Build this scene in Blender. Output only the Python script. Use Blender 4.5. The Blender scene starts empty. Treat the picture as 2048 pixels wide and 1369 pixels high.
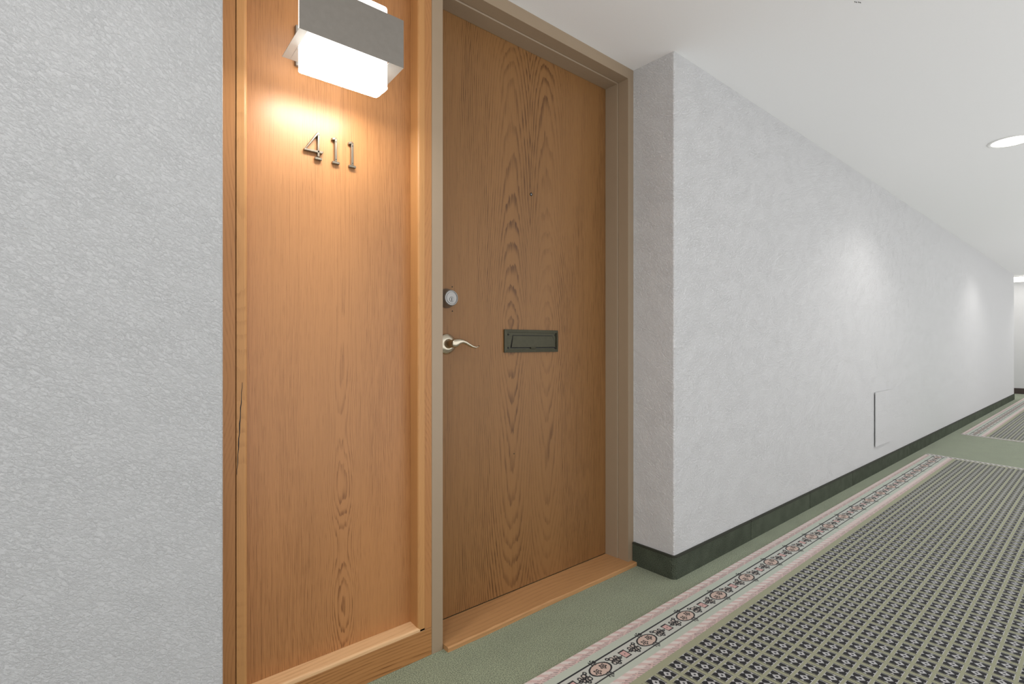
import bpy, bmesh, math, random
from mathutils import Vector, Matrix
random.seed(4)
S = bpy.context.scene
COL = S.collection

# ------------------------------------------------------------------ camera
CAM_H = 0.9366
YAW = math.radians(49.65)          # angle between corridor axis (+X) and the view
cam_d = bpy.data.cameras.new('camera')
cam = bpy.data.objects.new('camera', cam_d); COL.objects.link(cam)
cam.location = (0, 0, CAM_H)
cam.rotation_euler = (math.radians(90), 0, YAW - math.radians(90))
cam_d.sensor_width = 36.0
cam_d.lens = 1031.8 / 2048 * 36
cam_d.shift_y = 3.0 / 2048
cam_d.clip_start = 0.01
S.camera = cam

# ------------------------------------------------------------------ world, exposure
w = bpy.data.worlds.new('world'); S.world = w; w.use_nodes = True
w.node_tree.nodes['Background'].inputs[0].default_value = (1, 1, 1, 1)
w.node_tree.nodes['Background'].inputs[1].default_value = 1.4
S.view_settings.view_transform = 'Standard'
S.view_settings.look = 'None'
S.view_settings.gamma = 1.0
S.view_settings.use_curve_mapping = False
S.view_settings.exposure = 0.0
CAN_W = 27.0          # watts per ceiling downlight
LAMP_E = 56.0         # emission of the wall lamp's lower lens

# ------------------------------------------------------------------ dimensions (metres)
CEIL = 2.099
YW = 1.144            # corridor wall plane
YF = 1.3393           # front plane of door frame / panel frame
YP = 1.385            # panel board
YD = 1.4583           # door face
XL, XR = 0.2247, 1.816  # recess sides
YO = -1.10            # unseen ceiling edge, set to shape world fill; opposite wall left out
XE = 12.03            # corridor wall end
XFAR = 13.40

# ------------------------------------------------------------------ node helpers
class E:
    nt = None
    def __init__(s, sock): s.s = sock
    @staticmethod
    def m(op, *a):
        n = E.nt.nodes.new('ShaderNodeMath'); n.operation = op
        for i, v in enumerate(a):
            if isinstance(v, E): E.nt.links.new(v.s, n.inputs[i])
            else: n.inputs[i].default_value = v
        return E(n.outputs[0])
    def __add__(s, o): return E.m('ADD', s, o)
    __radd__ = __add__
    def __sub__(s, o): return E.m('SUBTRACT', s, o)
    def __rsub__(s, o): return E.m('SUBTRACT', o, s)
    def __mul__(s, o): return E.m('MULTIPLY', s, o)
    __rmul__ = __mul__
    def __truediv__(s, o): return E.m('DIVIDE', s, o)
    def __rtruediv__(s, o): return E.m('DIVIDE', o, s)
    def __lt__(s, o): return E.m('LESS_THAN', s, o)
    def __gt__(s, o): return E.m('GREATER_THAN', s, o)
def ab(a): return E.m('ABSOLUTE', a)
def mn(a, b): return E.m('MINIMUM', a, b)
def mx(a, b): return E.m('MAXIMUM', a, b)
def fl(a): return E.m('FLOOR', a)
def fr(a): return E.m('FRACT', a)
def sq(a): return E.m('SQRT', a)
def clamp01(a): return mn(mx(a, 0.0), 1.0)
def sstep(lo, hi, a):
    t = clamp01((a - lo) / (hi - lo)); return t * t * (3.0 - 2.0 * t)
def length(x, y): return sq(x * x + y * y)
def comb(x, y, z):
    n = E.nt.nodes.new('ShaderNodeCombineXYZ')
    for i, v in enumerate((x, y, z)):
        if isinstance(v, E): E.nt.links.new(v.s, n.inputs[i])
        else: n.inputs[i].default_value = v
    return n.outputs[0]
def noise(vec=None, scale=1.0, detail=2.0, rough=0.5, dims='3D', w=None, dist=0.0):
    n = E.nt.nodes.new('ShaderNodeTexNoise'); n.noise_dimensions = dims
    n.inputs['Scale'].default_value = scale
    n.inputs['Detail'].default_value = detail
    n.inputs['Roughness'].default_value = rough
    n.inputs['Distortion'].default_value = dist
    if vec is not None: E.nt.links.new(vec, n.inputs['Vector'])
    if w is not None: E.nt.links.new(w.s, n.inputs['W'])
    return E(n.outputs['Fac'])
def coords(kind='Object'):
    t = E.nt.nodes.new('ShaderNodeTexCoord')
    s = E.nt.nodes.new('ShaderNodeSeparateXYZ')
    E.nt.links.new(t.outputs[kind], s.inputs[0])
    return E(s.outputs[0]), E(s.outputs[1]), E(s.outputs[2]), t.outputs[kind]
def cmix(fac, a, b):
    n = E.nt.nodes.new('ShaderNodeMix'); n.data_type = 'RGBA'
    if isinstance(fac, E): E.nt.links.new(fac.s, n.inputs[0])
    else: n.inputs[0].default_value = fac
    for i, v in ((6, a), (7, b)):
        if isinstance(v, tuple): n.inputs[i].default_value = (*v, 1.0)
        else: E.nt.links.new(v, n.inputs[i])
    return n.outputs[2]
def cscale(col, fac):
    n = E.nt.nodes.new('ShaderNodeVectorMath'); n.operation = 'SCALE'
    E.nt.links.new(col, n.inputs[0]); E.nt.links.new(fac.s, n.inputs['Scale'])
    return n.outputs[0]
def bump(h, strength=0.5, distance=0.002):
    n = E.nt.nodes.new('ShaderNodeBump')
    n.inputs['Strength'].default_value = strength
    n.inputs['Distance'].default_value = distance
    E.nt.links.new(h.s, n.inputs['Height'])
    return n.outputs[0]
def new_mat(name):
    m = bpy.data.materials.new(name); m.use_nodes = True
    E.nt = m.node_tree
    return m, m.node_tree.nodes['Principled BSDF']
def put(b, **k):
    for key, v in k.items():
        inp = b.inputs[key.replace('_', ' ')]
        if isinstance(v, E): E.nt.links.new(v.s, inp)
        elif isinstance(v, (int, float)): inp.default_value = v
        elif isinstance(v, tuple): inp.default_value = (*v, 1.0) if len(v) == 3 else v
        else: E.nt.links.new(v, inp)
def srgb(r, g, b):
    f = lambda c: ((c / 255) / 12.92) if c / 255 <= .04045 else ((c / 255 + .055) / 1.055) ** 2.4
    return (f(r), f(g), f(b))

# ------------------------------------------------------------------ materials
def plain(name, col, rough=0.5, metal=0.0, var=0.04, scale=40.0, bstr=0.0, bscale=400.0):
    m, b = new_mat(name)
    x, y, z, v = coords()
    n = noise(v, scale, 3.0)
    c = cmix(n, tuple(c * (1 - var) for c in col), tuple(min(1, c * (1 + var)) for c in col))
    put(b, Base_Color=c, Roughness=rough, Metallic=metal)
    if bstr: put(b, Normal=bump(noise(v, bscale, 2.0), bstr, 0.0006))
    return m

def stucco(name, col, a, k):
    """knock-down trowelled plaster; a = direction of the trowel marks, k = relief"""
    m, b = new_mat(name)
    x, y, z, v = coords()
    wd = x + y
    ca, sa = math.cos(a), math.sin(a)
    s = wd * ca + z * sa
    t = z * ca - wd * sa
    base = comb(s * 110.0, t * 220.0, y * 40.0)
    n1 = noise(base, 1.0, 4.0, 0.62, dist=0.9)
    n2 = noise(comb(s * 240.0, t * 380.0, y * 150.0), 1.0, 3.0, 0.6, dist=0.4)
    blot = noise(comb(s * 9.0, t * 14.0, 0.0), 1.0, 2.0)
    relief = sstep(0.40, 0.66, n1) * (0.62 + sstep(0.38, 0.62, blot) * 0.2) + n2 * 0.75
    put(b, Base_Color=col, Roughness=0.75, Normal=bump(relief, k, 0.0032))
    b.inputs['Specular IOR Level'].default_value = 0.25
    return m

def wood(name, base, dark, axis='z', cx=0.0, sp=0.0042, d0=0.05, da=0.05, freq=1.3, eyes=None,
         rough=0.42, kline=0.55, kpore=0.5, seed=0.0, lin=None, jag=0.009, book=0.0, coat=0.0):
    m, b = new_mat(name)
    x, y, z, v = coords()
    if axis == 'z': wd, g = x + y * 0.9, z
    else: wd, g = z + y * 0.9, x
    gg = g + seed
    d = d0 + da * (noise(None, 1.0, 1.0, dims='1D', w=gg * freq) * 2.0 - 1.0)
    if lin: d = d + ab(g - lin[0]) * lin[1]
    if eyes:
        z0, per, amp, top = eyes
        env = clamp01((top - g) / 0.5)
        d = d + env * amp * (0.0 - E.m('COSINE', (g - z0) * (2 * math.pi / per)))
    wq = wd - cx + 0.010 * (noise(None, 1.0, 1.0, dims='1D', w=gg * 1.7 + 9.0) - 0.5)
    if book: wq = ab(wq) - book
    wob = noise(comb(wd * 22.0, gg * 2.2, seed), 1.0, 2.0)
    jg = noise(comb(wd * 150.0, gg * 5.0, seed + 5.0), 1.0, 2.0)
    r = length(wq, d) + (wob - 0.5) * jag + (jg - 0.5) * 0.0032
    t = fr(r / sp)
    line = sstep(0.45, 0.88, t) * (1.0 - sstep(0.92, 1.0, t))
    amt = noise(comb(wd * 9.0, gg * 0.8, seed + 3.0), 1.0, 2.0)
    line = line * (0.25 + sstep(0.35, 0.65, amt) * 0.75)
    por = noise(comb(wd * 520.0, gg * 16.0, seed), 1.0, 3.0, 0.65)
    por = sstep(0.52, 0.72, por)
    fib = noise(comb(wd * 160.0, gg * 3.0, seed + 7.0), 1.0, 3.0)
    big = noise(comb(wd * 5.0, gg * 1.1, seed + 1.0), 1.0, 2.0)
    dash = sstep(0.38, 0.60, noise(comb(wd * 380.0, gg * 9.0, seed + 13.0), 1.0, 2.0, 0.6))
    fine = sstep(0.56, 0.74, noise(comb(wd * 300.0, gg * 1.6, seed + 17.0), 1.0, 2.0, 0.6))
    fac = clamp01(line * kline * (0.30 + 0.80 * dash) + por * kpore * (0.30 + line * 0.60) + fine * 0.28 + (fib - 0.5) * 0.30)
    c = cmix(fac, base, dark)
    c = cscale(c, 0.88 + big * 0.24)
    put(b, Base_Color=c, Roughness=rough, Normal=bump(0.0 - fac, 0.12, 0.0006))
    b.inputs['Specular IOR Level'].default_value = 0.35
    if coat:
        b.inputs['Coat Weight'].default_value = coat
        b.inputs['Coat Roughness'].default_value = 0.36
    return m

OAK = srgb(174, 122, 74); OAKD = srgb(112, 68, 32)
DOAK = srgb(141, 101, 60); DOAKD = srgb(84, 53, 27)
M = {}
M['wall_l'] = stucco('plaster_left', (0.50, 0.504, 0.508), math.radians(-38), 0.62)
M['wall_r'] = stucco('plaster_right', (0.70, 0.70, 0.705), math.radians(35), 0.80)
M['wall_o'] = stucco('plaster_opposite', (0.80, 0.80, 0.80), math.radians(20), 0.4)
M['ceil'] = plain('ceiling_paint', (0.88, 0.88, 0.88), 0.9, var=0.012, scale=160, bstr=0.10, bscale=320)
M['panel'] = wood('oak_panel', OAK, OAKD, cx=0.085, sp=0.0031, d0=0.050, da=0.010, freq=0.7, jag=0.0045,
                  eyes=(0.21, 0.34, 0.0042, 1.0), kline=0.85, kpore=0.8, coat=0.35, seed=2.0)
M['stile'] = wood('oak_stile', OAK, OAKD, cx=0.1, sp=0.006, d0=0.3, da=0.1, kline=0.35, seed=11.0)
M['bead'] = wood('oak_bead', srgb(186, 136, 84), srgb(138, 92, 50), cx=-0.2, sp=0.008, d0=0.3, da=0.1, kline=0.25, seed=21.0)
M['rail'] = wood('oak_rail', srgb(170, 120, 72), OAKD, axis='x', cx=-0.02, sp=0.0075, d0=0.05, da=0.04, freq=2.0, kline=0.75, seed=31.0)
M['sill'] = wood('oak_threshold', srgb(186, 140, 94), srgb(128, 88, 52), axis='x', cx=0.25, sp=0.011, d0=0.3, da=0.05, freq=0.8, kline=0.3, seed=41.0)
M['lit_sill_bead'] = wood('lamplit_oak_bead', srgb(222, 180, 134), srgb(186, 138, 92), axis='x', cx=0.3, sp=0.007, d0=0.3, da=0.05, freq=1.0, kline=0.4, seed=51.0)  # lamp light falling on the bead's top is put into this paler colour
M['door'] = wood('oak_door', DOAK, DOAKD, cx=0.010, book=0.09, sp=0.0062, d0=0.085, da=0.025, freq=1.0, lin=(1.02, 0.070), jag=0.010, kline=0.95, kpore=0.8, seed=5.3)
M['frame'] = plain('taupe_paint', srgb(155, 136, 113), 0.42, var=0.03, scale=20, bstr=0.05, bscale=500)
M['steel'] = plain('brushed_nickel', srgb(144, 139, 132), 0.45, 0.6, var=0.10, scale=60)
M['chrome'] = plain('satin_chrome', srgb(150, 148, 145), 0.32, 1.0, var=0.02)
M['nickel'] = plain('satin_nickel', srgb(208, 198, 178), 0.26, 1.0, var=0.02)
M['bronze'] = plain('aged_bronze', srgb(68, 66, 50), 0.45, 0.5, var=0.25, scale=70, bstr=0.15, bscale=200)
M['fig'] = plain('bronzed_nickel', srgb(150, 140, 124), 0.32, 0.9, var=0.03)
M['wing'] = plain('satin_aluminium', (0.42, 0.42, 0.40), 0.5, 0.2)
M['darkm'] = plain('dark_gap', (0.012, 0.011, 0.010), 0.7)
M['white'] = plain('white_enamel', (0.82, 0.82, 0.80), 0.4)
M['brownbase'] = plain('brown_vinyl', srgb(58, 46, 42), 0.5)
M['lens_clear'] = plain('key_hole_black', (0.01, 0.01, 0.01), 0.3)

def emit(name, col, k, base=(0.9, 0.9, 0.88)):
    m, b = new_mat(name)
    put(b, Base_Color=base, Roughness=0.5)
    b.inputs['Emission Color'].default_value = (*col, 1)
    b.inputs['Emission Strength'].default_value = k
    return m
WARM = (1.0, 0.96, 0.90)
M['lens'] = emit('lamp_lens', WARM, LAMP_E)
M['diff'] = emit('lamp_diffuser', WARM, 3.2)
M['can'] = emit('downlight_lens', (1.0, 0.97, 0.93), 8.0)

def carpet_green():
    m, b = new_mat('green_carpet')
    x, y, z, v = coords()
    n = noise(v, 330.0, 3.0, 0.8)
    n2 = noise(v, 7.0, 3.0)
    n3 = noise(v, 60.0, 2.0)
    c = cmix(sstep(0.36, 0.64, n), srgb(88, 100, 78), srgb(196, 206, 172))
    c = cscale(c, 0.58 + n2 * 0.24 + n3 * 0.10)
    put(b, Base_Color=c, Roughness=0.95, Normal=bump(n, 0.6, 0.003))
    b.inputs['Specular IOR Level'].default_value = 0.1
    b.inputs['Sheen Weight'].default_value = 0.25
    return m
M['carpet'] = carpet_green()
def carpet_dark():
    m, b = new_mat('dark_green_carpet')
    x, y, z, v = coords()
    n = noise(v, 420.0, 2.0, 0.7)
    n2 = noise(v, 14.0, 3.0)
    c = cmix(sstep(0.3, 0.7, n), srgb(48, 54, 46), srgb(122, 130, 112))
    oi = E.nt.nodes.new('ShaderNodeObjectInfo')
    c = cscale(c, 0.36 + n2 * 0.46 + E(oi.outputs['Random']) * 0.16)
    put(b, Base_Color=c, Roughness=0.95, Normal=bump(n, 0.6, 0.003))
    b.inputs['Specular IOR Level'].default_value = 0.1
    return m
M['base'] = carpet_dark()
M['basetop'] = plain('binding_dark', srgb(48, 50, 40), 0.9)

# rug ------------------------------------------------------------------
RY1 = 1.0545; PX, PY = 0.0558, 0.0512; NROW = 17; FIELD = 0.2047
RW = 2 * FIELD + NROW * PY
RY0 = RY1 - RW
def rug_mat(name, xend, slope, sgn):
    """xend: x of the visible end at y=RY1; end line x = xend + slope*(y-RY1); sgn +1 when the rug lies towards -x of it"""
    m, b = new_mat(name)
    x, y, z, v = coords('UV')
    qx, qy = PX / 30, PY / 28
    jit = noise(comb(x * 700.0, y * 700.0, 0.0), 1.0, 1.0) - 0.5
    xs = (fl(x / qx) + 0.5) * qx + jit * 0.0012
    ys = (fl(y / qy) + 0.5) * qy + jit * 0.0012
    e = mn(RY1 - ys, ys - RY0)
    BLACK, OLIVE = srgb(26, 26, 30), srgb(172, 173, 143)
    GREY, PALE = srgb(206, 206, 206), srgb(204, 212, 198)
    PINK, WHITE, PEACH, LILAC = srgb(224, 182, 176), srgb(238, 230, 224), srgb(220, 194, 180), srgb(212, 214, 206)
    # --- field tiles
    tx = fr((xs - 1.3863) / PX + 0.5) - 0.5
    ty = fr((e - FIELD) / PY) - 0.5
    ax, ay = ab(tx) / 0.355, ab(ty) / 0.42
    inside = (ax < 1.0) * (ay < 1.0)
    mm, nn = (ax + ay) * 0.5, ab(ax - ay)
    leaf = (mm > 0.30) * (nn < 0.70) * (mx(ax, ay) < 0.93)
    dot = (mx(ax, ay) < 0.15)
    edge = (ab(ab(tx) - 0.385) < 0.020) * (ay < 1.0)
    c = cmix(inside, OLIVE, GREY)
    c = cmix(mx(mx(leaf, dot) * inside, edge), c, BLACK)
    # --- border
    bw = e < FIELD
    c = cmix(bw, c, OLIVE)
    def band(lo, hi): return (e > lo) * (e < hi)
    def rope(c, lo, hi):
        t = (e - lo) / (hi - lo)
        ph = fr((xs - 1.0 - t * 0.038) / 0.0372)
        wob = noise(comb(xs * 160.0, e * 160.0, 1.0), 1.0, 1.0)
        pinkness = mx(sstep(0.42, 0.60, ph + (wob - 0.5) * 0.3), sstep(0.35, 0.75, t))
        cc = cmix(pinkness * 0.9, WHITE, PINK)
        ph2 = fr((xs - 1.0 - t * 0.038) / 0.0124 + (wob - 0.5) * 0.25)
        st = (ph2 < 0.26) * (t > (0.42 + wob * 0.25)) * (fr(xs / 0.0372 * 0.5 + t) < 0.86)
        cc = cmix(st, cc, BLACK)
        cc = cmix(sstep(0.3, 0.7, noise(comb((xs - e * 1.17) * 420.0, e * 60.0, 0.0), 1.0, 1.0)) * 0.55, cc, WHITE)
        return cmix(band(lo, hi), c, cc)
    c = rope(c, 0.0, 0.033)
    c = cmix(mx(band(0.033, 0.060), band(0.1285, 0.152)), c, PALE)
    c = cmix(band(0.060, 0.127), c, LILAC)
    c = rope(c, 0.152, 0.186)
    lines = mx(ab(e - 0.0610) < 0.0025, ab(e - 0.1272) < 0.0025)
    X = (fr((xs - 1.371) / 0.2232 + 0.5) - 0.5) * 0.2232
    Y = e - 0.0940
    Xa = ab(X)
    rr = length(X / 0.0385, Y / 0.0245)
    oval = rr < 1.0
    out = ab(rr - 1.0) < 0.085
    # two florets in the oval
    fx = Xa - 0.0155
    fy = Y + 0.004 * E.m('SIGN', X)
    fr_ = length(fx, fy)
    th = E.m('ARCTAN2', fy, fx)
    flor = (ab(fr_ - (0.0080 + 0.0026 * E.m('SINE', th * 5.0))) < 0.0024)
    flor = mx(flor, fr_ < 0.0030)
    # box at half period
    bx_, by_ = ab(Xa - 0.1116), ab(Y)
    box = mx(bx_ / 0.0140, by_ / 0.0170)
    boxin = box < 1.0
    boxl = (box > 0.75) * boxin
    bdot = length(bx_, by_) < 0.0022
    # scrolls between them
    def ring(cx, cy, r0, wv=0.0021): return ab(length(Xa - cx, Y - cy) - r0) < wv
    sc = ring(0.0545, 0.0088, 0.0062)
    for a in ((0.0600, -0.0095, 0.0068), (0.0735, 0.0068, 0.0058), (0.0790, -0.0080, 0.0052), (0.0670, -0.0010, 0.0036), (0.0495, -0.0165, 0.0045), (0.0660, 0.0175, 0.0042), (0.0860, 0.0030, 0.0036)):
        sc = mx(sc, ring(*a))
    stem = (ab(Y - 0.0016 * E.m('SINE', Xa * 420.0)) < 0.0018) * (Xa > 0.0455) * (Xa < 0.0985)
    tail = (ab(Y - (Xa - 0.062) * 0.9) < 0.0018) * (Xa > 0.046) * (Xa < 0.080)
    sc = mx(mx(sc, stem), tail)
    scp = (length(Xa - 0.066, Y) < 0.0165)
    # knots where the lines pass the oval
    ky = mn(ab(e - 0.0610), ab(e - 0.1272))
    kr = length(X - 0.003, ky)
    kn = (kr < 0.0125) * (E.m('SINE', E.m('ARCTAN2', ky, X - 0.003) * 6.0 + kr * 500.0) > -0.1)
    mid = band(0.060, 0.1285)
    c = cmix(scp * mid * 0.5, c, PEACH)
    c = cmix(oval * mid, c, PEACH)
    c = cmix(boxin * mid, c, PINK)
    blk = mx(mx(mx(out, flor * oval), mx(boxl, bdot)), sc) * mid
    blk = mx(mx(blk, lines), kn * bw)
    c = cmix(blk, c, BLACK)
    # --- bound end
    g = (xend + slope * (ys - RY1) - xs) * sgn
    c = cmix((g < 0.075) * (e > 0.2), c, OLIVE)
    c = cmix((g < 0.052), c, WHITE)
    c = cmix((g < 0.042) * (g > 0.016), c, GREY)
    c = cmix((g < 0.040) * (g > 0.018) * (fr(ys / 0.031 + g * 20.0) < 0.55), c, BLACK)
    pile = noise(comb(x * 900.0, y * 900.0, 0.0), 1.0, 2.0, 0.7)
    c = cscale(c, 0.60 + pile * 0.4)
    put(b, Base_Color=c, Roughness=0.95, Normal=bump(pile, 0.5, 0.002))
    b.inputs['Specular IOR Level'].default_value = 0.1
    b.inputs['Sheen Weight'].default_value = 0.15
    return m

# ------------------------------------------------------------------ mesh helpers
def tag(o, label=None, cat=None, group=None, kind=None):
    if label: o['label'] = label
    if cat: o['category'] = cat
    if group: o['group'] = group
    if kind: o['kind'] = kind
    return o
def link(name, bm, mat, parent=None, smooth=False, origin=None):
    me = bpy.data.meshes.new(name)
    if origin is not None: bmesh.ops.translate(bm, verts=bm.verts, vec=-Vector(origin))
    bmesh.ops.recalc_face_normals(bm, faces=bm.faces)
    bm.to_mesh(me); bm.free()
    for mt in (mat if isinstance(mat, (list, tuple)) else [mat]): me.materials.append(mt)
    if smooth:
        for p in me.polygons: p.use_smooth = True
    o = bpy.data.objects.new(name, me); COL.objects.link(o)
    if parent: o.parent = parent
    elif origin is not None: o.location = origin
    return o
def empty(name, loc=(0, 0, 0)):
    o = bpy.data.objects.new(name, None); COL.objects.link(o); o.location = loc; o.empty_display_size = 0.05
    return o
def box(bm, x0, x1, y0, y1, z0, z1):
    vs = [bm.verts.new(p) for p in ((x0, y0, z0), (x1, y0, z0), (x1, y1, z0), (x0, y1, z0), (x0, y0, z1), (x1, y0, z1), (x1, y1, z1), (x0, y1, z1))]
    for f in ((0, 3, 2, 1), (4, 5, 6, 7), (0, 1, 5, 4), (1, 2, 6, 5), (2, 3, 7, 6), (3, 0, 4, 7)): bm.faces.new([vs[i] for i in f])
    return vs
def bev(bm, off, seg=2, edges=None):
    bmesh.ops.bevel(bm, geom=edges if edges is not None else list(bm.edges), offset=off, segments=seg, affect='EDGES', profile=0.5)
def bbox(x0, x1, y0, y1, z0, z1, b=0.0, seg=2):
    bm = bmesh.new(); box(bm, x0, x1, y0, y1, z0, z1)
    if b: bev(bm, b, seg)
    return bm
def prism(pts, axis, a0, a1):
    """polygon pts (2D) extruded along axis"""
    bm = bmesh.new()
    def P(p, a):
        return {'x': (a, p[0], p[1]), 'y': (p[0], a, p[1]), 'z': (p[0], p[1], a)}[axis]
    A = [bm.verts.new(P(p, a0)) for p in pts]; B = [bm.verts.new(P(p, a1)) for p in pts]
    bm.faces.new(A); bm.faces.new(B[::-1])
    n = len(pts)
    for i in range(n): bm.faces.new((A[i], A[(i + 1) % n], B[(i + 1) % n], B[i]))
    return bm
def lathe_y(prof, cx, cz, seg=40):
    """revolve (radius, y) profile about an axis along Y"""
    bm = bmesh.new(); rings = []
    for r, y in prof:
        rings.append([bm.verts.new((cx + r * math.cos(2 * math.pi * i / seg), y, cz + r * math.sin(2 * math.pi * i / seg))) for i in range(seg)])
    for a, b2 in zip(rings, rings[1:]):
        for i in range(seg): bm.faces.new((a[i], a[(i + 1) % seg], b2[(i + 1) % seg], b2[i]))
    bm.faces.new(rings[0]); bm.faces.new(rings[-1][::-1])
    return bm
def lathe_z(prof, cx, cy, seg=48, caps=True):
    bm = bmesh.new(); rings = []
    for r, z in prof:
        rings.append([bm.verts.new((cx + r * math.cos(2 * math.pi * i / seg), cy + r * math.sin(2 * math.pi * i / seg), z)) for i in range(seg)])
    for a, b2 in zip(rings, rings[1:]):
        for i in range(seg): bm.faces.new((a[i], a[(i + 1) % seg], b2[(i + 1) % seg], b2[i]))
    if caps: bm.faces.new(rings[0]); bm.faces.new(rings[-1][::-1])
    return bm

# ------------------------------------------------------------------ the setting
tag(link('floor', bbox(-1.5, 13.8, -.5, 3.2, -0.12, 0), M['carpet']), 'sage green cut-pile carpet covering the hallway floor', 'floor', kind='structure')  # stops short behind the camera so world light from below reaches the ceiling
ceil = tag(link('ceiling', bbox(-1.5, 13.8, YO, 3.2, CEIL, CEIL + .1), M['ceil']), 'smooth white painted hallway ceiling', 'ceiling', kind='structure')  # unseen part overhangs the floor to hold world light off the walls
# left wall block with a softened plaster corner
def corner_bev(bm, x, y, off=0.005):
    es = [e for e in bm.edges if all(abs(v.co.x - x) < 1e-4 and abs(v.co.y - y) < 1e-4 for v in e.verts)]
    bev(bm, off, 3, es)
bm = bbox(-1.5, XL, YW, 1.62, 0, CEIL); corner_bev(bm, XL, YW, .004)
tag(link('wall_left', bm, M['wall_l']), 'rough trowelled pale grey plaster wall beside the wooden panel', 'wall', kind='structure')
bm = bbox(XR, XE, YW, 1.62, 0, CEIL); corner_bev(bm, XR, YW, .006); corner_bev(bm, XE, YW, .006)
wall_right = tag(link('wall_right', bm, M['wall_r']), 'long white textured plaster wall running down the hallway', 'wall', kind='structure')
tag(link('wall_back', bbox(XL, XR, 1.52, 1.62, 0, CEIL), M['wall_o']), 'plain wall behind the recessed apartment entrance', 'wall', kind='structure')
tag(link('wall_far', bbox(XFAR, XFAR + .12, -.5, 3.2, 0, CEIL), M['wall_r']), 'white wall across the far end of the hallway', 'wall', kind='structure')
tag(link('wall_side', bbox(XE - .2, XFAR, 3.0, 3.1, 0, CEIL), M['wall_o']), 'white wall of the side passage around the far corner', 'wall', kind='structure')
# scuff on the ceiling
bm = bmesh.new()
for k in range(4):
    a = Vector((2.020 + k * .006, .586 - k * .004, CEIL - .0005)); 
    box(bm, a.x, a.x + .007, a.y - .005 + .001 * (k % 2), a.y - .0035 + .001 * (k % 2), CEIL - .0012, CEIL)
link('scuff_mark', bm, M['darkm'], ceil)

# baseboards: carpet strips
bb = empty('baseboard_right', (XR, YW, 0)); tag(bb, 'dark green carpet strip baseboard along the white wall', 'baseboard', kind='structure')
BT, BH = 0.009, 0.092
# strip wrapping the corner: return + rounded nose + first run
def ribbon(path, t, z0, z1):
    """vertical ribbon of thickness t to the left of path (xy list)"""
    bm = bmesh.new(); n = len(path); off = []
    for i in range(n):
        p = Vector(path[i]); d0 = (p - Vector(path[i - 1])).normalized() if i else None
        d1 = (Vector(path[i + 1]) - p).normalized() if i < n - 1 else None
        d = ((d0 or d1) + (d1 or d0)).normalized()
        off.append(p + Vector((-d.y, d.x)) * t)
    ring = []
    for p, q in zip(path, off):
        ring.append([bm.verts.new((*p, z0)), bm.verts.new((*q, z0)), bm.verts.new((*q, z1)), bm.verts.new((*p, z1))])
    for a, b2 in zip(ring, ring[1:]):
        for i in range(4): bm.faces.new((a[i], a[(i + 1) % 4], b2[(i + 1) % 4], b2[i]))
    bm.faces.new(ring[0]); bm.faces.new(ring[-1][::-1])
    return bm
def strip(path, flare=0.0):
    o = link('carpet_strip', ribbon(path, -BT, 0.0, BH), M['base'], bb, origin=bb.location)
    o2 = link('binding_edge', ribbon(path, -BT - .0012, BH - .006, BH + .0015), M['basetop'], o, origin=bb.location)
    return o
R_ = 0.022
nose = [(XR - .001, YF - .002), (XR - .001, YW + R_)]
nose = [(XR - .0005, YF - .003)] + [(XR - .0005, YW + .03)] + [(XR + .012 - .0125 * math.cos(a), YW + .012 - .0125 * math.sin(a)) for a in [math.radians(d) for d in (0, 22, 45, 68, 90)]]
cuts = [1.90, 2.455, 3.178, 3.9018, 4.6254, 5.318, 6.073, 6.80, 7.52, 8.28, 9.0, 9.72, 10.44, 11.16]
strip(nose + [(2.455, YW - .0005)])
for a, b2 in zip(cuts[1:], cuts[2:]):
    strip([(a + .004, YW - .0005), (b2, YW - .0005)])
strip([(cuts[-1] + .0022, YW - .0005), (XE - .03, YW - .0005)] + [(XE - .012 + .0125 * math.sin(a), YW + .012 - .0125 * math.cos(a)) for a in [math.radians(d) for d in (0, 30, 60, 90)]] + [(XE + .0005, YW + .4)])
tag(link('baseboard_left', bbox(-1.5, XL - .02, YW - .009, YW, 0, BH), M['base']), 'dark green carpet strip baseboard under the grey wall', 'baseboard', kind='structure')
tag(link('baseboard_far', bbox(XFAR - .012, XFAR, -.5, 3.0, 0, .105, .003), M['brownbase']), 'dark brown baseboard at the far end wall', 'baseboard', kind='structure')

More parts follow.
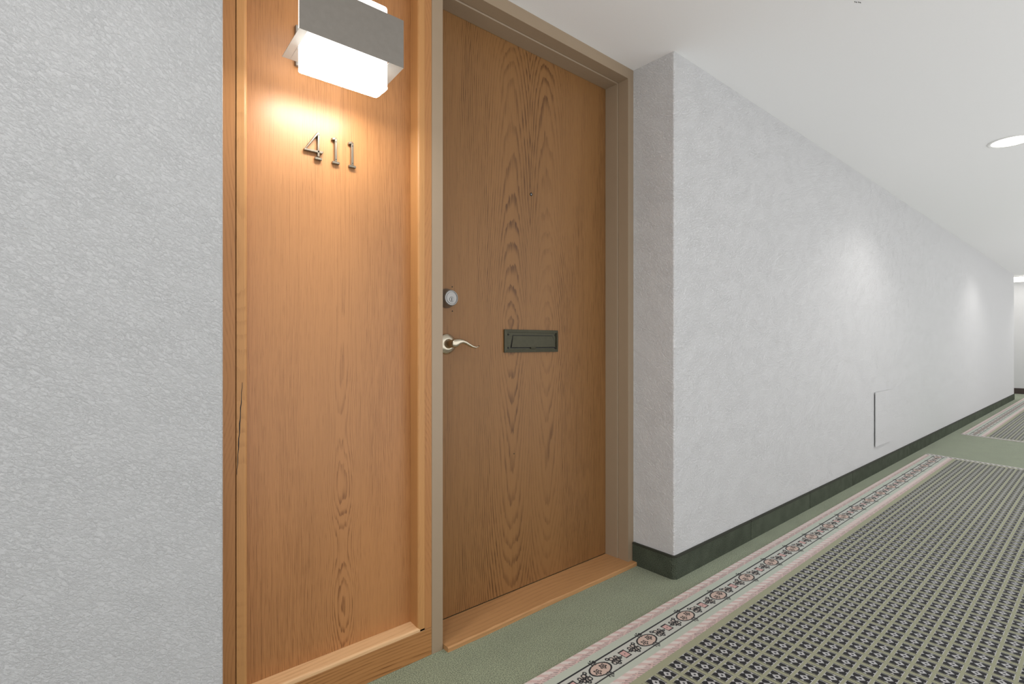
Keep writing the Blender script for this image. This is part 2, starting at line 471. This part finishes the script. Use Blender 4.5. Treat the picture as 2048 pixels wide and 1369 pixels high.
# ------------------------------------------------------------------ runners
def runner(name, x0, s0, x1, s1, mat, label, z=0.005):
    o_loc = Vector(((x0 + x1) / 2, (RY0 + RY1) / 2, 0))
    bm = bmesh.new()
    P = [(x0 + s0 * (RY0 - RY1), RY0), (x1 + s1 * (RY0 - RY1), RY0), (x1, RY1), (x0, RY1)]
    n = 40
    def pt(u, v): 
        a = Vector(P[0]).lerp(Vector(P[1]), u); b2 = Vector(P[3]).lerp(Vector(P[2]), u); return a.lerp(b2, v)
    uv = bm.loops.layers.uv.new('UVMap')
    lo = [[bm.verts.new((*pt(i / n, j), 0.0003)) for j in (0, 1)] for i in range(n + 1)]
    hi = [[bm.verts.new((*pt(i / n, j), z)) for j in (0, 1)] for i in range(n + 1)]
    for i in range(n):
        bm.faces.new((hi[i][0], hi[i + 1][0], hi[i + 1][1], hi[i][1]))
        bm.faces.new((lo[i][1], lo[i + 1][1], lo[i + 1][0], lo[i][0]))
        bm.faces.new((lo[i][0], lo[i + 1][0], hi[i + 1][0], hi[i][0]))
        bm.faces.new((lo[i + 1][1], lo[i][1], hi[i][1], hi[i + 1][1]))
    bm.faces.new((lo[0][1], lo[0][0], hi[0][0], hi[0][1])); bm.faces.new((lo[n][0], lo[n][1], hi[n][1], hi[n][0]))
    for f in bm.faces:
        for l in f.loops: l[uv].uv = l.vert.co.xy
    o = link(name, bm, mat, origin=o_loc)
    return tag(o, label, 'rug', 'patterned runners along the hallway')
runner('carpet_runner', -1.4, 0.0, 5.505, 0.20, rug_mat('runner_weave_near', 5.505, 0.20, 1.0),
       'large patterned runner with floral pink border nearest the wooden door')
runner('carpet_runner', 6.95, 0.25, 13.0, 0.0, rug_mat('runner_weave_far', 6.95, 0.25, -1.0),
       'second patterned runner further down the hallway past the bare carpet gap')

# ------------------------------------------------------------------ wooden side panel
sp_ = empty('side_panel', (0.52, YF, 0)); tag(sp_, 'tall honey oak panel framed in oak beside the door, carrying the house number', 'panel')
SO = sp_.location
XB0, XB1 = 0.3143, 0.7745           # inner edges of the beads
def spart(n, bm, m, parent=None, smooth=False):
    return link(n, bm, m, parent or sp_, smooth, origin=SO)
# the wood materials use object coordinates, so the panel parts keep absolute x and z through a shifted mapping
board = spart('panel_board', bbox(XB0 - .012, XB1 + .012, YP, YP + .012, .07, CEIL), M['panel'])
spart('stile', bbox(XL + .002, .2895, YF + .0015, YP + .012, 0, CEIL, .0012), M['stile'])
spart('stile', bbox(.797, .8212, YF, YP + .012, .083, CEIL, .0012), M['stile'])
# beads with a rounded inner edge
def bead(x0, x1, inner, z0, z1):
    r = 0.007
    if inner == 'r':
        pts = [(x0, YP - .0003), (x0, YF)] + [(x1 - r + r * math.sin(a), YF + r - r * math.cos(a)) for a in [math.radians(d) for d in (0, 30, 60, 90)]] + [(x1, YP - .0003)]
    else:
        pts = [(x1, YP - .0003), (x1, YF)] + [(x0 + r - r * math.sin(a), YF + r - r * math.cos(a)) for a in [math.radians(d) for d in (0, 30, 60, 90)]] + [(x0, YP - .0003)]
    return prism(pts, 'z', z0, z1)
spart('bead', bead(.2907, XB0, 'r', .0, CEIL), M['bead'])
spart('bead', bead(XB1, .7968, 'l', .0835, CEIL), M['bead'])
# bottom rail with its own bead (sloped, rounded top edge)
spart('rail', bbox(XB0, .8212, YF + .0003, YP + .012, 0, .0825, .0012), M['rail'])
r = 0.006
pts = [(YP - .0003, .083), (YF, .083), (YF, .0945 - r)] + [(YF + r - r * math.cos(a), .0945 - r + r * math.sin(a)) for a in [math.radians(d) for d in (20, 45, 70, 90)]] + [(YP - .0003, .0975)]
spart('bead', prism(pts, 'x', XB0 + .0002, XB1 + .022), M['lit_sill_bead'])
spart('rail', bbox(XB0, .8212, YF + .0003, YP - .001, CEIL - .07, CEIL, .0012), M['rail'])
# split in the left bead
bm = bmesh.new()
zs = [0.905 - i * .012 for i in range(19)]
L = []
for i, zz in enumerate(zs):
    t = i / (len(zs) - 1)
    xx = .3030 - .0115 * t + .0006 * math.sin(i * 2.1)
    ww = .0008 + .0013 * math.sin(math.pi * t) * (1 + .4 * math.sin(i * 1.7))
    L.append([bm.verts.new((xx - ww / 2, YF - .0003, zz - .06)), bm.verts.new((xx + ww / 2, YF - .0003, zz - .06)),
              bm.verts.new((xx + ww / 2, YF + .002, zz - .06)), bm.verts.new((xx - ww / 2, YF + .002, zz - .06))])
for a, b2 in zip(L, L[1:]):
    for i in range(4): bm.faces.new((a[i], a[(i + 1) % 4], b2[(i + 1) % 4], b2[i]))
bm.faces.new(L[0]); bm.faces.new(L[-1][::-1])
tag(spart('crack', bm, M['darkm']), 'dark split in the wood')

# ------------------------------------------------------------------ door frame
FX0, FX1 = .8214, .860              # left post
fr_ = empty('trim_1', (1.33, YF, 0)); tag(fr_, 'taupe painted metal door frame around the oak door', 'door frame', kind='structure')
FO = fr_.location
G = .0035
def jamb(side):
    if side > 0:   # right jamb: profile in xy, extruded in z
        xi, xo = 1.7795, XR - .0004
        pts = [(xo, YF), (xi, YF), (xi, 1.3900), (xi + .0022, 1.3906), (xi + .0022, 1.3925), (xi - G, 1.3945), (xi - G, YD - .0005), (xi + .012, YD - .0005), (xi + .012, 1.515), (xo, 1.515)]
    else:
        xi, xo = FX1, FX0
        pts = [(xo, YF), (xi, YF), (xi, 1.3900), (xi - .0022, 1.3906), (xi - .0022, 1.3925), (xi + G, 1.3945), (xi + G, YD - .0005), (xi - .012, YD - .0005), (xi - .012, 1.515), (xo, 1.515)]
    return prism(pts, 'z', 0.0, CEIL - .0002)
link('jamb', jamb(1), M['frame'], fr_, origin=FO)
link('jamb', jamb(-1), M['frame'], fr_, origin=FO)
zi = CEIL - .0452
pts = [(YF, CEIL - .0002), (YF, zi), (1.3900, zi), (1.3906, zi + .0022), (1.3925, zi + .0022), (1.3945, zi - G), (YD - .0005, zi - G), (YD - .0005, zi + .012), (1.515, zi + .012), (1.515, CEIL - .0002)]
link('header', prism(pts, 'x', FX1 - .0003, 1.7798), M['frame'], fr_, origin=FO)

# threshold board, worn front edge
bm = bmesh.new(); n = 26; A = []
x0, x1 = .8630, XR - .010
for i in range(n + 1):
    t = i / n; xx = x0 + (x1 - x0) * t
    yf = 1.3147 - .004 * math.sin(t * 9) * .3 + random.uniform(-.0006, .0006)
    h = .0157 + random.uniform(-.0003, .0003)
    c = .0025 + random.uniform(-.001, .0022)
    A.append([bm.verts.new(p) for p in ((xx, yf, .0004), (xx, yf - .0003, h - c), (xx, yf + c * 1.3, h), (xx, YD - .0006, h), (xx, YD - .0006, .0004))])
for a, b2 in zip(A, A[1:]):
    for i in range(5): bm.faces.new((a[i], a[(i + 1) % 5], b2[(i + 1) % 5], b2[i]))
bm.faces.new(A[0]); bm.faces.new(A[-1][::-1])
tag(link('threshold', bm, M['sill'], origin=(1.33, 1.38, 0)), 'worn light oak threshold board on the floor below the door', 'threshold')

# ------------------------------------------------------------------ door with its hardware
door = empty('door_1', (1.32, YD, 0)); tag(door, 'oak veneer apartment entry door with bronze mail slot and nickel lever', 'door', kind='structure')
DO = door.location
def dpart(n, bm, m, parent=None, smooth=False): return link(n, bm, m, parent or door, smooth, origin=DO)
dpart('door_leaf', bbox(.8665, 1.7775, YD, YD + .044, .0175, 2.0510, .001), M['door'])
# mail slot
MX0, MX1, MZ0, MZ1 = 1.1985, 1.4752, .9036, .9885
ms = dpart('mail_slot', bbox(MX0, MX1, YD - .004, YD, MZ0, MZ1, .0015), M['bronze']); ms['label'] = 'aged bronze mail slot plate'
# raised inner frame around the flap
def rim(x0, x1, z0, z1, wv, y0, y1):
    bm = bmesh.new()
    o = [(x0, z0), (x1, z0), (x1, z1), (x0, z1)]; i_ = [(x0 + wv, z0 + wv), (x1 - wv, z0 + wv), (x1 - wv, z1 - wv), (x0 + wv, z1 - wv)]
    V = [[bm.verts.new((p[0], y, p[1])) for p in q] for q, y in ((o, y1), (o, (y0 + y1) / 2), (i_, y0), (i_, y1))]
    for a, b2 in zip(V, V[1:]):
        for k in range(4): bm.faces.new((a[k], a[(k + 1) % 4], b2[(k + 1) % 4], b2[k]))
    return bm
dpart('rim', rim(MX0, MX1, MZ0, MZ1, .0105, YD - .008, YD - .004), M['bronze'], ms)
dpart('slot_gap', prism([(MX0 + .0285, MZ0 + .0150), (MX1 - .0120, MZ0 + .0150), (MX1 - .0300, MZ1 - .0205), (MX0 + .0400, MZ1 - .0205)], 'y', YD - .0046, YD - .0042), M['darkm'], ms)
fy = YD - .0085
bm = bmesh.new()
V = [bm.verts.new(p) for p in ((MX0 + .0320, fy, MZ0 + .0185), (MX1 - .0150, fy, MZ0 + .0185), (MX1 - .0320, fy + .0025, MZ1 - .0225), (MX0 + .0420, fy + .0025, MZ1 - .0225))]
f = bm.faces.new(V); ex = bmesh.ops.extrude_face_region(bm, geom=[f]); bmesh.ops.translate(bm, verts=[v for v in ex['geom'] if isinstance(v, bmesh.types.BMVert)], vec=(0, .0028, 0))
bev(bm, .0012, 2)
dpart('flap', bm, M['bronze'], ms)
# finger tab and corner screws
dpart('tab', bbox(1.327, 1.352, YD - .0095, YD - .004, MZ0 + .0125, MZ0 + .0190, .002), M['bronze'], ms)
for (sx, sz) in ((MX0 + .019, MZ0 + .017), (MX0 + .019, MZ1 - .019), (MX1 - .014, MZ0 + .015), (MX1 - .014, MZ1 - .019)):
    dpart('screw', lathe_y([(.0034, YD - .004), (.0034, YD - .0058), (.0018, YD - .0066)], sx, sz, 14), M['darkm'], ms)
# peephole
ph = dpart('peephole', lathe_y([(.0062, YD), (.0062, YD - .002), (.0050, YD - .003), (.0042, YD - .003), (.0042, YD - .0016)], 1.3344, 1.508, 24), M['darkm']); ph['label'] = 'small dark peephole'
dpart('glass', lathe_y([(.0040, YD - .0014), (.0034, YD - .0022), (.0018, YD - .0027)], 1.3344, 1.508, 18), M['chrome'], ph)
for (nx, nz) in ((1.2487, .5263), (.974, 1.128), (.9745, 1.046)):
    dpart('nail_head', lathe_y([(.0022, YD), (.0022, YD - .0008)], nx, nz, 10), M['darkm'])
# deadbolt
CX, CZ = .951, 1.0875
db = dpart('deadbolt', lathe_y([(.0325, YD), (.0325, YD - .004), (.0315, YD - .006), (.0265, YD - .0285), (.0252, YD - .0300), (.0222, YD - .0300), (.0216, YD - .0288)], CX, CZ), M['steel'], smooth=False); db['label'] = 'round nickel deadbolt lock'
dpart('ring', lathe_y([(.0252, YD - .0296), (.0252, YD - .0312), (.0240, YD - .0318), (.0222, YD - .0318), (.0216, YD - .0300)], CX, CZ), M['chrome'], db)
dpart('cylinder', lathe_y([(.0192, YD - .028), (.0192, YD - .0312), (.0186, YD - .0316)], CX, CZ), M['chrome'], db)
dpart('plug_groove', lathe_y([(.0088, YD - .0312), (.0088, YD - .0318)], CX, CZ - .005, 28), M['darkm'], db)
dpart('plug', lathe_y([(.0078, YD - .0312), (.0078, YD - .0323)], CX, CZ - .005, 28), M['chrome'], db)
dpart('keyway', bbox(CX - .0012, CX + .0012, YD - .0328, YD - .0320, CZ - .0110, CZ + .0005), M['lens_clear'], db)
# lever handle
LX, LZ = .951, .9350
lv = dpart('lever_handle', lathe_y([(.0345, YD), (.0345, YD - .003), (.0330, YD - .006), (.0220, YD - .0105), (.0180, YD - .0120)], LX, LZ, 48), M['nickel'], smooth=True); lv['label'] = 'curved satin nickel door lever'
dpart('hub', lathe_y([(.0160, YD - .010), (.0160, YD - .015), (.0135, YD - .018), (.0125, YD - .046), (.0120, YD - .050)], LX, LZ + .001, 32), M['nickel'], lv)
# arm: swept flattened section along an S curve
path = [(.000, .0005, .0150, .0095), (.008, .0035, .0140, .0095), (.018, .0068, .0108, .0085), (.030, .0078, .0078, .0075), (.044, .0045, .0066, .0068), (.060, -.0030, .0060, .0060), (.076, -.0095, .0050, .0055), (.090, -.0125, .0036, .0046), (.101, -.0110, .0026, .0038), (.109, -.0070, .0014, .0026)]
bm = bmesh.new(); rings = []
for i, (dx, dz, rz, ry) in enumerate(path):
    p0 = path[max(i - 1, 0)]; p1 = path[min(i + 1, len(path) - 1)]
    t = Vector((p1[0] - p0[0], 0, p1[1] - p0[1])).normalized(); nrm = Vector((-t.z, 0, t.x))
    yc = YD - .0525 + .012 * (dx / .109) ** 2
    c = Vector((LX - .003 + dx, yc, LZ + .001 + dz))
    rings.append([bm.verts.new(c + nrm * rz * math.cos(a) + Vector((0, 1, 0)) * ry * math.sin(a)) for a in [2 * math.pi * k / 16 for k in range(16)]])
for a, b2 in zip(rings, rings[1:]):
    for k in range(16): bm.faces.new((a[k], a[(k + 1) % 16], b2[(k + 1) % 16], b2[k]))
p0 = path[0]
capc = bm.verts.new((LX - .003 - .0135, YD - .0525, LZ + .0012))
mid = [bm.verts.new(Vector((LX - .003 - .0095, YD - .0525, LZ + .001)) + Vector((0, 0, 1)) * .0105 * math.cos(a) + Vector((0, 1, 0)) * .007 * math.sin(a)) for a in [2 * math.pi * k / 16 for k in range(16)]]
for k in range(16):
    bm.faces.new((mid[k], mid[(k + 1) % 16], rings[0][(k + 1) % 16], rings[0][k])); bm.faces.new((capc, mid[(k + 1) % 16], mid[k]))
bm.faces.new(rings[-1][::-1])
dpart('lever', bm, M['nickel'], lv, smooth=True)

# ------------------------------------------------------------------ house number
def numeral(pts_list, holes, loc, label):
    o = empty('house_number', loc); tag(o, label, 'numeral', 'house number on the oak panel')
    y0, y1 = -.0095, 0.0
    bm = bmesh.new()
    for pts in pts_list:
        b2 = prism(pts, 'y', y0, y1 - .0003); bev(b2, .0011, 1)
        me = bpy.data.meshes.new('tmp'); b2.to_mesh(me); b2.free(); bm.from_mesh(me); bpy.data.meshes.remove(me)
    link('figure', bm, M['fig'], o)
    for hx, hz in holes: link('nail', lathe_y([(.0014, y0 + .0006), (.0014, y0 - .0004)], hx, hz, 10), M['darkm'], o)
    return o
ONE = [[(-.0033, .006), (.0033, .006), (.0033, .0715), (-.0033, .0660)],
       [(-.0105, .0625), (-.0030, .0640), (.0010, .0730), (-.0105, .0690)],
       [(-.0095, 0), (.0105, 0), (.0105, .0068), (-.0095, .0068)]]
FOUR = [[(.0085, .008), (.0145, .008), (.0145, .0735), (.0085, .0700)],
        [(-.0255, .0215), (-.0215, .0215), (.0125, .0700), (.0125, .0735), (.0085, .0735)],
        [(-.0260, .0180), (.0215, .0180), (.0245, .0215), (.0245, .0265), (.0195, .0235), (-.0260, .0235)],
        [(.0020, 0), (.0210, 0), (.0210, .0068), (.0020, .0068)]]
numeral(FOUR, [(.0115, .066)], (.4840, YP, 1.4245), 'metal numeral four on the oak panel below the lamp')
numeral(ONE, [(.0, .0595), (.0, .0115)], (.5425, YP, 1.4245), 'metal numeral one in the middle, right beside the four')
numeral(ONE, [(.0, .0595), (.0, .0115)], (.5890, YP, 1.4245), 'metal numeral one at the right end of the house number')

# ------------------------------------------------------------------ wall lamp
lp = empty('wall_lamp', (.52, YP, 1.70)); tag(lp, 'box wall lamp with brushed metal front and glowing white diffuser above the house number', 'lamp')
LO = lp.location
def lpart(n, bm, m, parent=None, smooth=False): return link(n, bm, m, parent or lp, smooth, origin=LO)
PX0, PX1, PYF, PZ0, PZ1 = .3895, .6535, 1.205, 1.6525, 1.776
lpart('front_shade', bbox(PX0, PX1, PYF - .0015, PYF, PZ0, PZ1, .0004, 1), M['steel'])
# folded lower wings left and right of the diffuser
DX0, DX1, DY0, DY1, DZ0, DZ1 = .4085, .6120, 1.2075, 1.2750, 1.588, 1.797
def wing(x0, x1, z0, zb):
    pts = [(PYF - .001, z0), (1.330, zb), (1.330, zb + .0014), (PYF - .001, z0 + .0014)]
    return prism(pts, 'x', x0, x1)
lpart('wing', wing(PX0, DX0 - .0004, PZ0, 1.641), M['wing'])
lpart('wing', wing(DX1 + .0004, PX1, PZ0, 1.641), M['wing'])
pts = [(DY1 + .001, 1.6454), (1.330, 1.641), (1.330, 1.6424), (DY1 + .001, 1.6468)]
lpart('wing', prism(pts, 'x', DX0 - .0003, DX1 + .0003), M['wing'])
# diffuser tube: rounded box with an open lower end closed by the bright lens
bm = bbox(DX0, DX1, DY0, DY1, DZ0 + .004, DZ1)
es = [e for e in bm.edges if abs(e.verts[0].co.z - e.verts[1].co.z) > .05] + [e for e in bm.edges if min(v.co.z for v in e.verts) > DZ1 - .001]
bev(bm, .008, 3, es)
df = lpart('diffuser', bm, M['diff'])
bm = bbox(DX0, DX1, DY0, DY1, DZ0 - .0005, DZ0 + .0038)
es = [e for e in bm.edges if abs(e.verts[0].co.z - e.verts[1].co.z) > .003]
bev(bm, .008, 3, es)
lpart('lens', bm, M['lens'])
bd = bpy.data.lights.new('lamp_bulb', 'SPOT'); bd.energy = 7.0; bd.spot_size = math.radians(70); bd.spot_blend = 1.0
bd.shadow_soft_size = .03; bd.color = WARM
bo = bpy.data.objects.new('lamp_bulb', bd); COL.objects.link(bo); bo.parent = lp; bo.location = Vector((.51, 1.241, DZ0 - .006)) - LO
lpart('back_plate', bbox(.436, .605, YP - .012, YP - .0003, 1.655, 1.760, .002), M['steel'])
lpart('bracket', bbox(.470, .570, DY1 + .0005, YP - .012, 1.690, 1.730, .001), M['steel'])

# ------------------------------------------------------------------ access hatch on the long wall
hx0, hx1, hz0, hz1 = 4.394, 4.795, .19, .583
ah = empty('access_panel', (4.59, YW, .19)); tag(ah, 'white square access panel low on the long white wall', 'panel')
AO = ah.location
link('cover', bbox(hx0, hx1, YW - .011, YW - .006, hz0, hz1, .001), M['wall_r'], ah, origin=AO)
link('inner_frame', bbox(hx0 + .02, hx1 - .02, YW - .006, YW - .0003, hz0 + .02, hz1 - .02), M['darkm'], ah, origin=AO)

# ------------------------------------------------------------------ recessed ceiling downlights
CANY = .40
for x, lab in ((-.05, 'round recessed ceiling downlight over the grey wall'),
               (4.10, 'round recessed ceiling downlight glowing at the upper right'), (8.25, 'second round recessed ceiling downlight further down the hallway'),
               (12.45, 'last round recessed ceiling downlight at the far end')):
    c = empty('downlight', (x, CANY, CEIL)); tag(c, lab, 'downlight', 'recessed hallway downlights')
    link('trim_ring', lathe_z([(.088, -.0002), (.105, -.0002), (.105, -.003), (.098, -.006), (.088, -.004)], 0, 0, 48, False), M['white'], c)
    link('lens', lathe_z([(.0875, -.0004), (.0875, -.0022), (.06, -.0032), (.02, -.0036)], 0, 0, 40), M['can'], c)
    ld = bpy.data.lights.new('downlight_beam', 'SPOT'); ld.energy = CAN_W * (.8 if abs(x + .05) < .01 else 1.0); ld.spot_size = math.radians(140); ld.spot_blend = .55
    ld.shadow_soft_size = .07; ld.color = (1.0, .97, .94)
    lo = bpy.data.objects.new('downlight_beam', ld); COL.objects.link(lo); lo.parent = c; lo.location = (0, 0, -.012)
# added glowing box standing in for the brightly lit ceiling past the corner
fl_ = empty('ceiling_glow_box', (12.75, 1.2, CEIL)); tag(fl_, 'added white glowing box for the lit ceiling patch at the far corner of the hallway', 'lamp')
link('glow_box_back', bbox(-.32, .32, -.25, .25, -.012, -.0003, .003), M['white'], fl_)
link('diffuser', bbox(-.30, .30, -.23, .23, -.045, -.012, .008), M['can'], fl_)  # glowing face of the added box
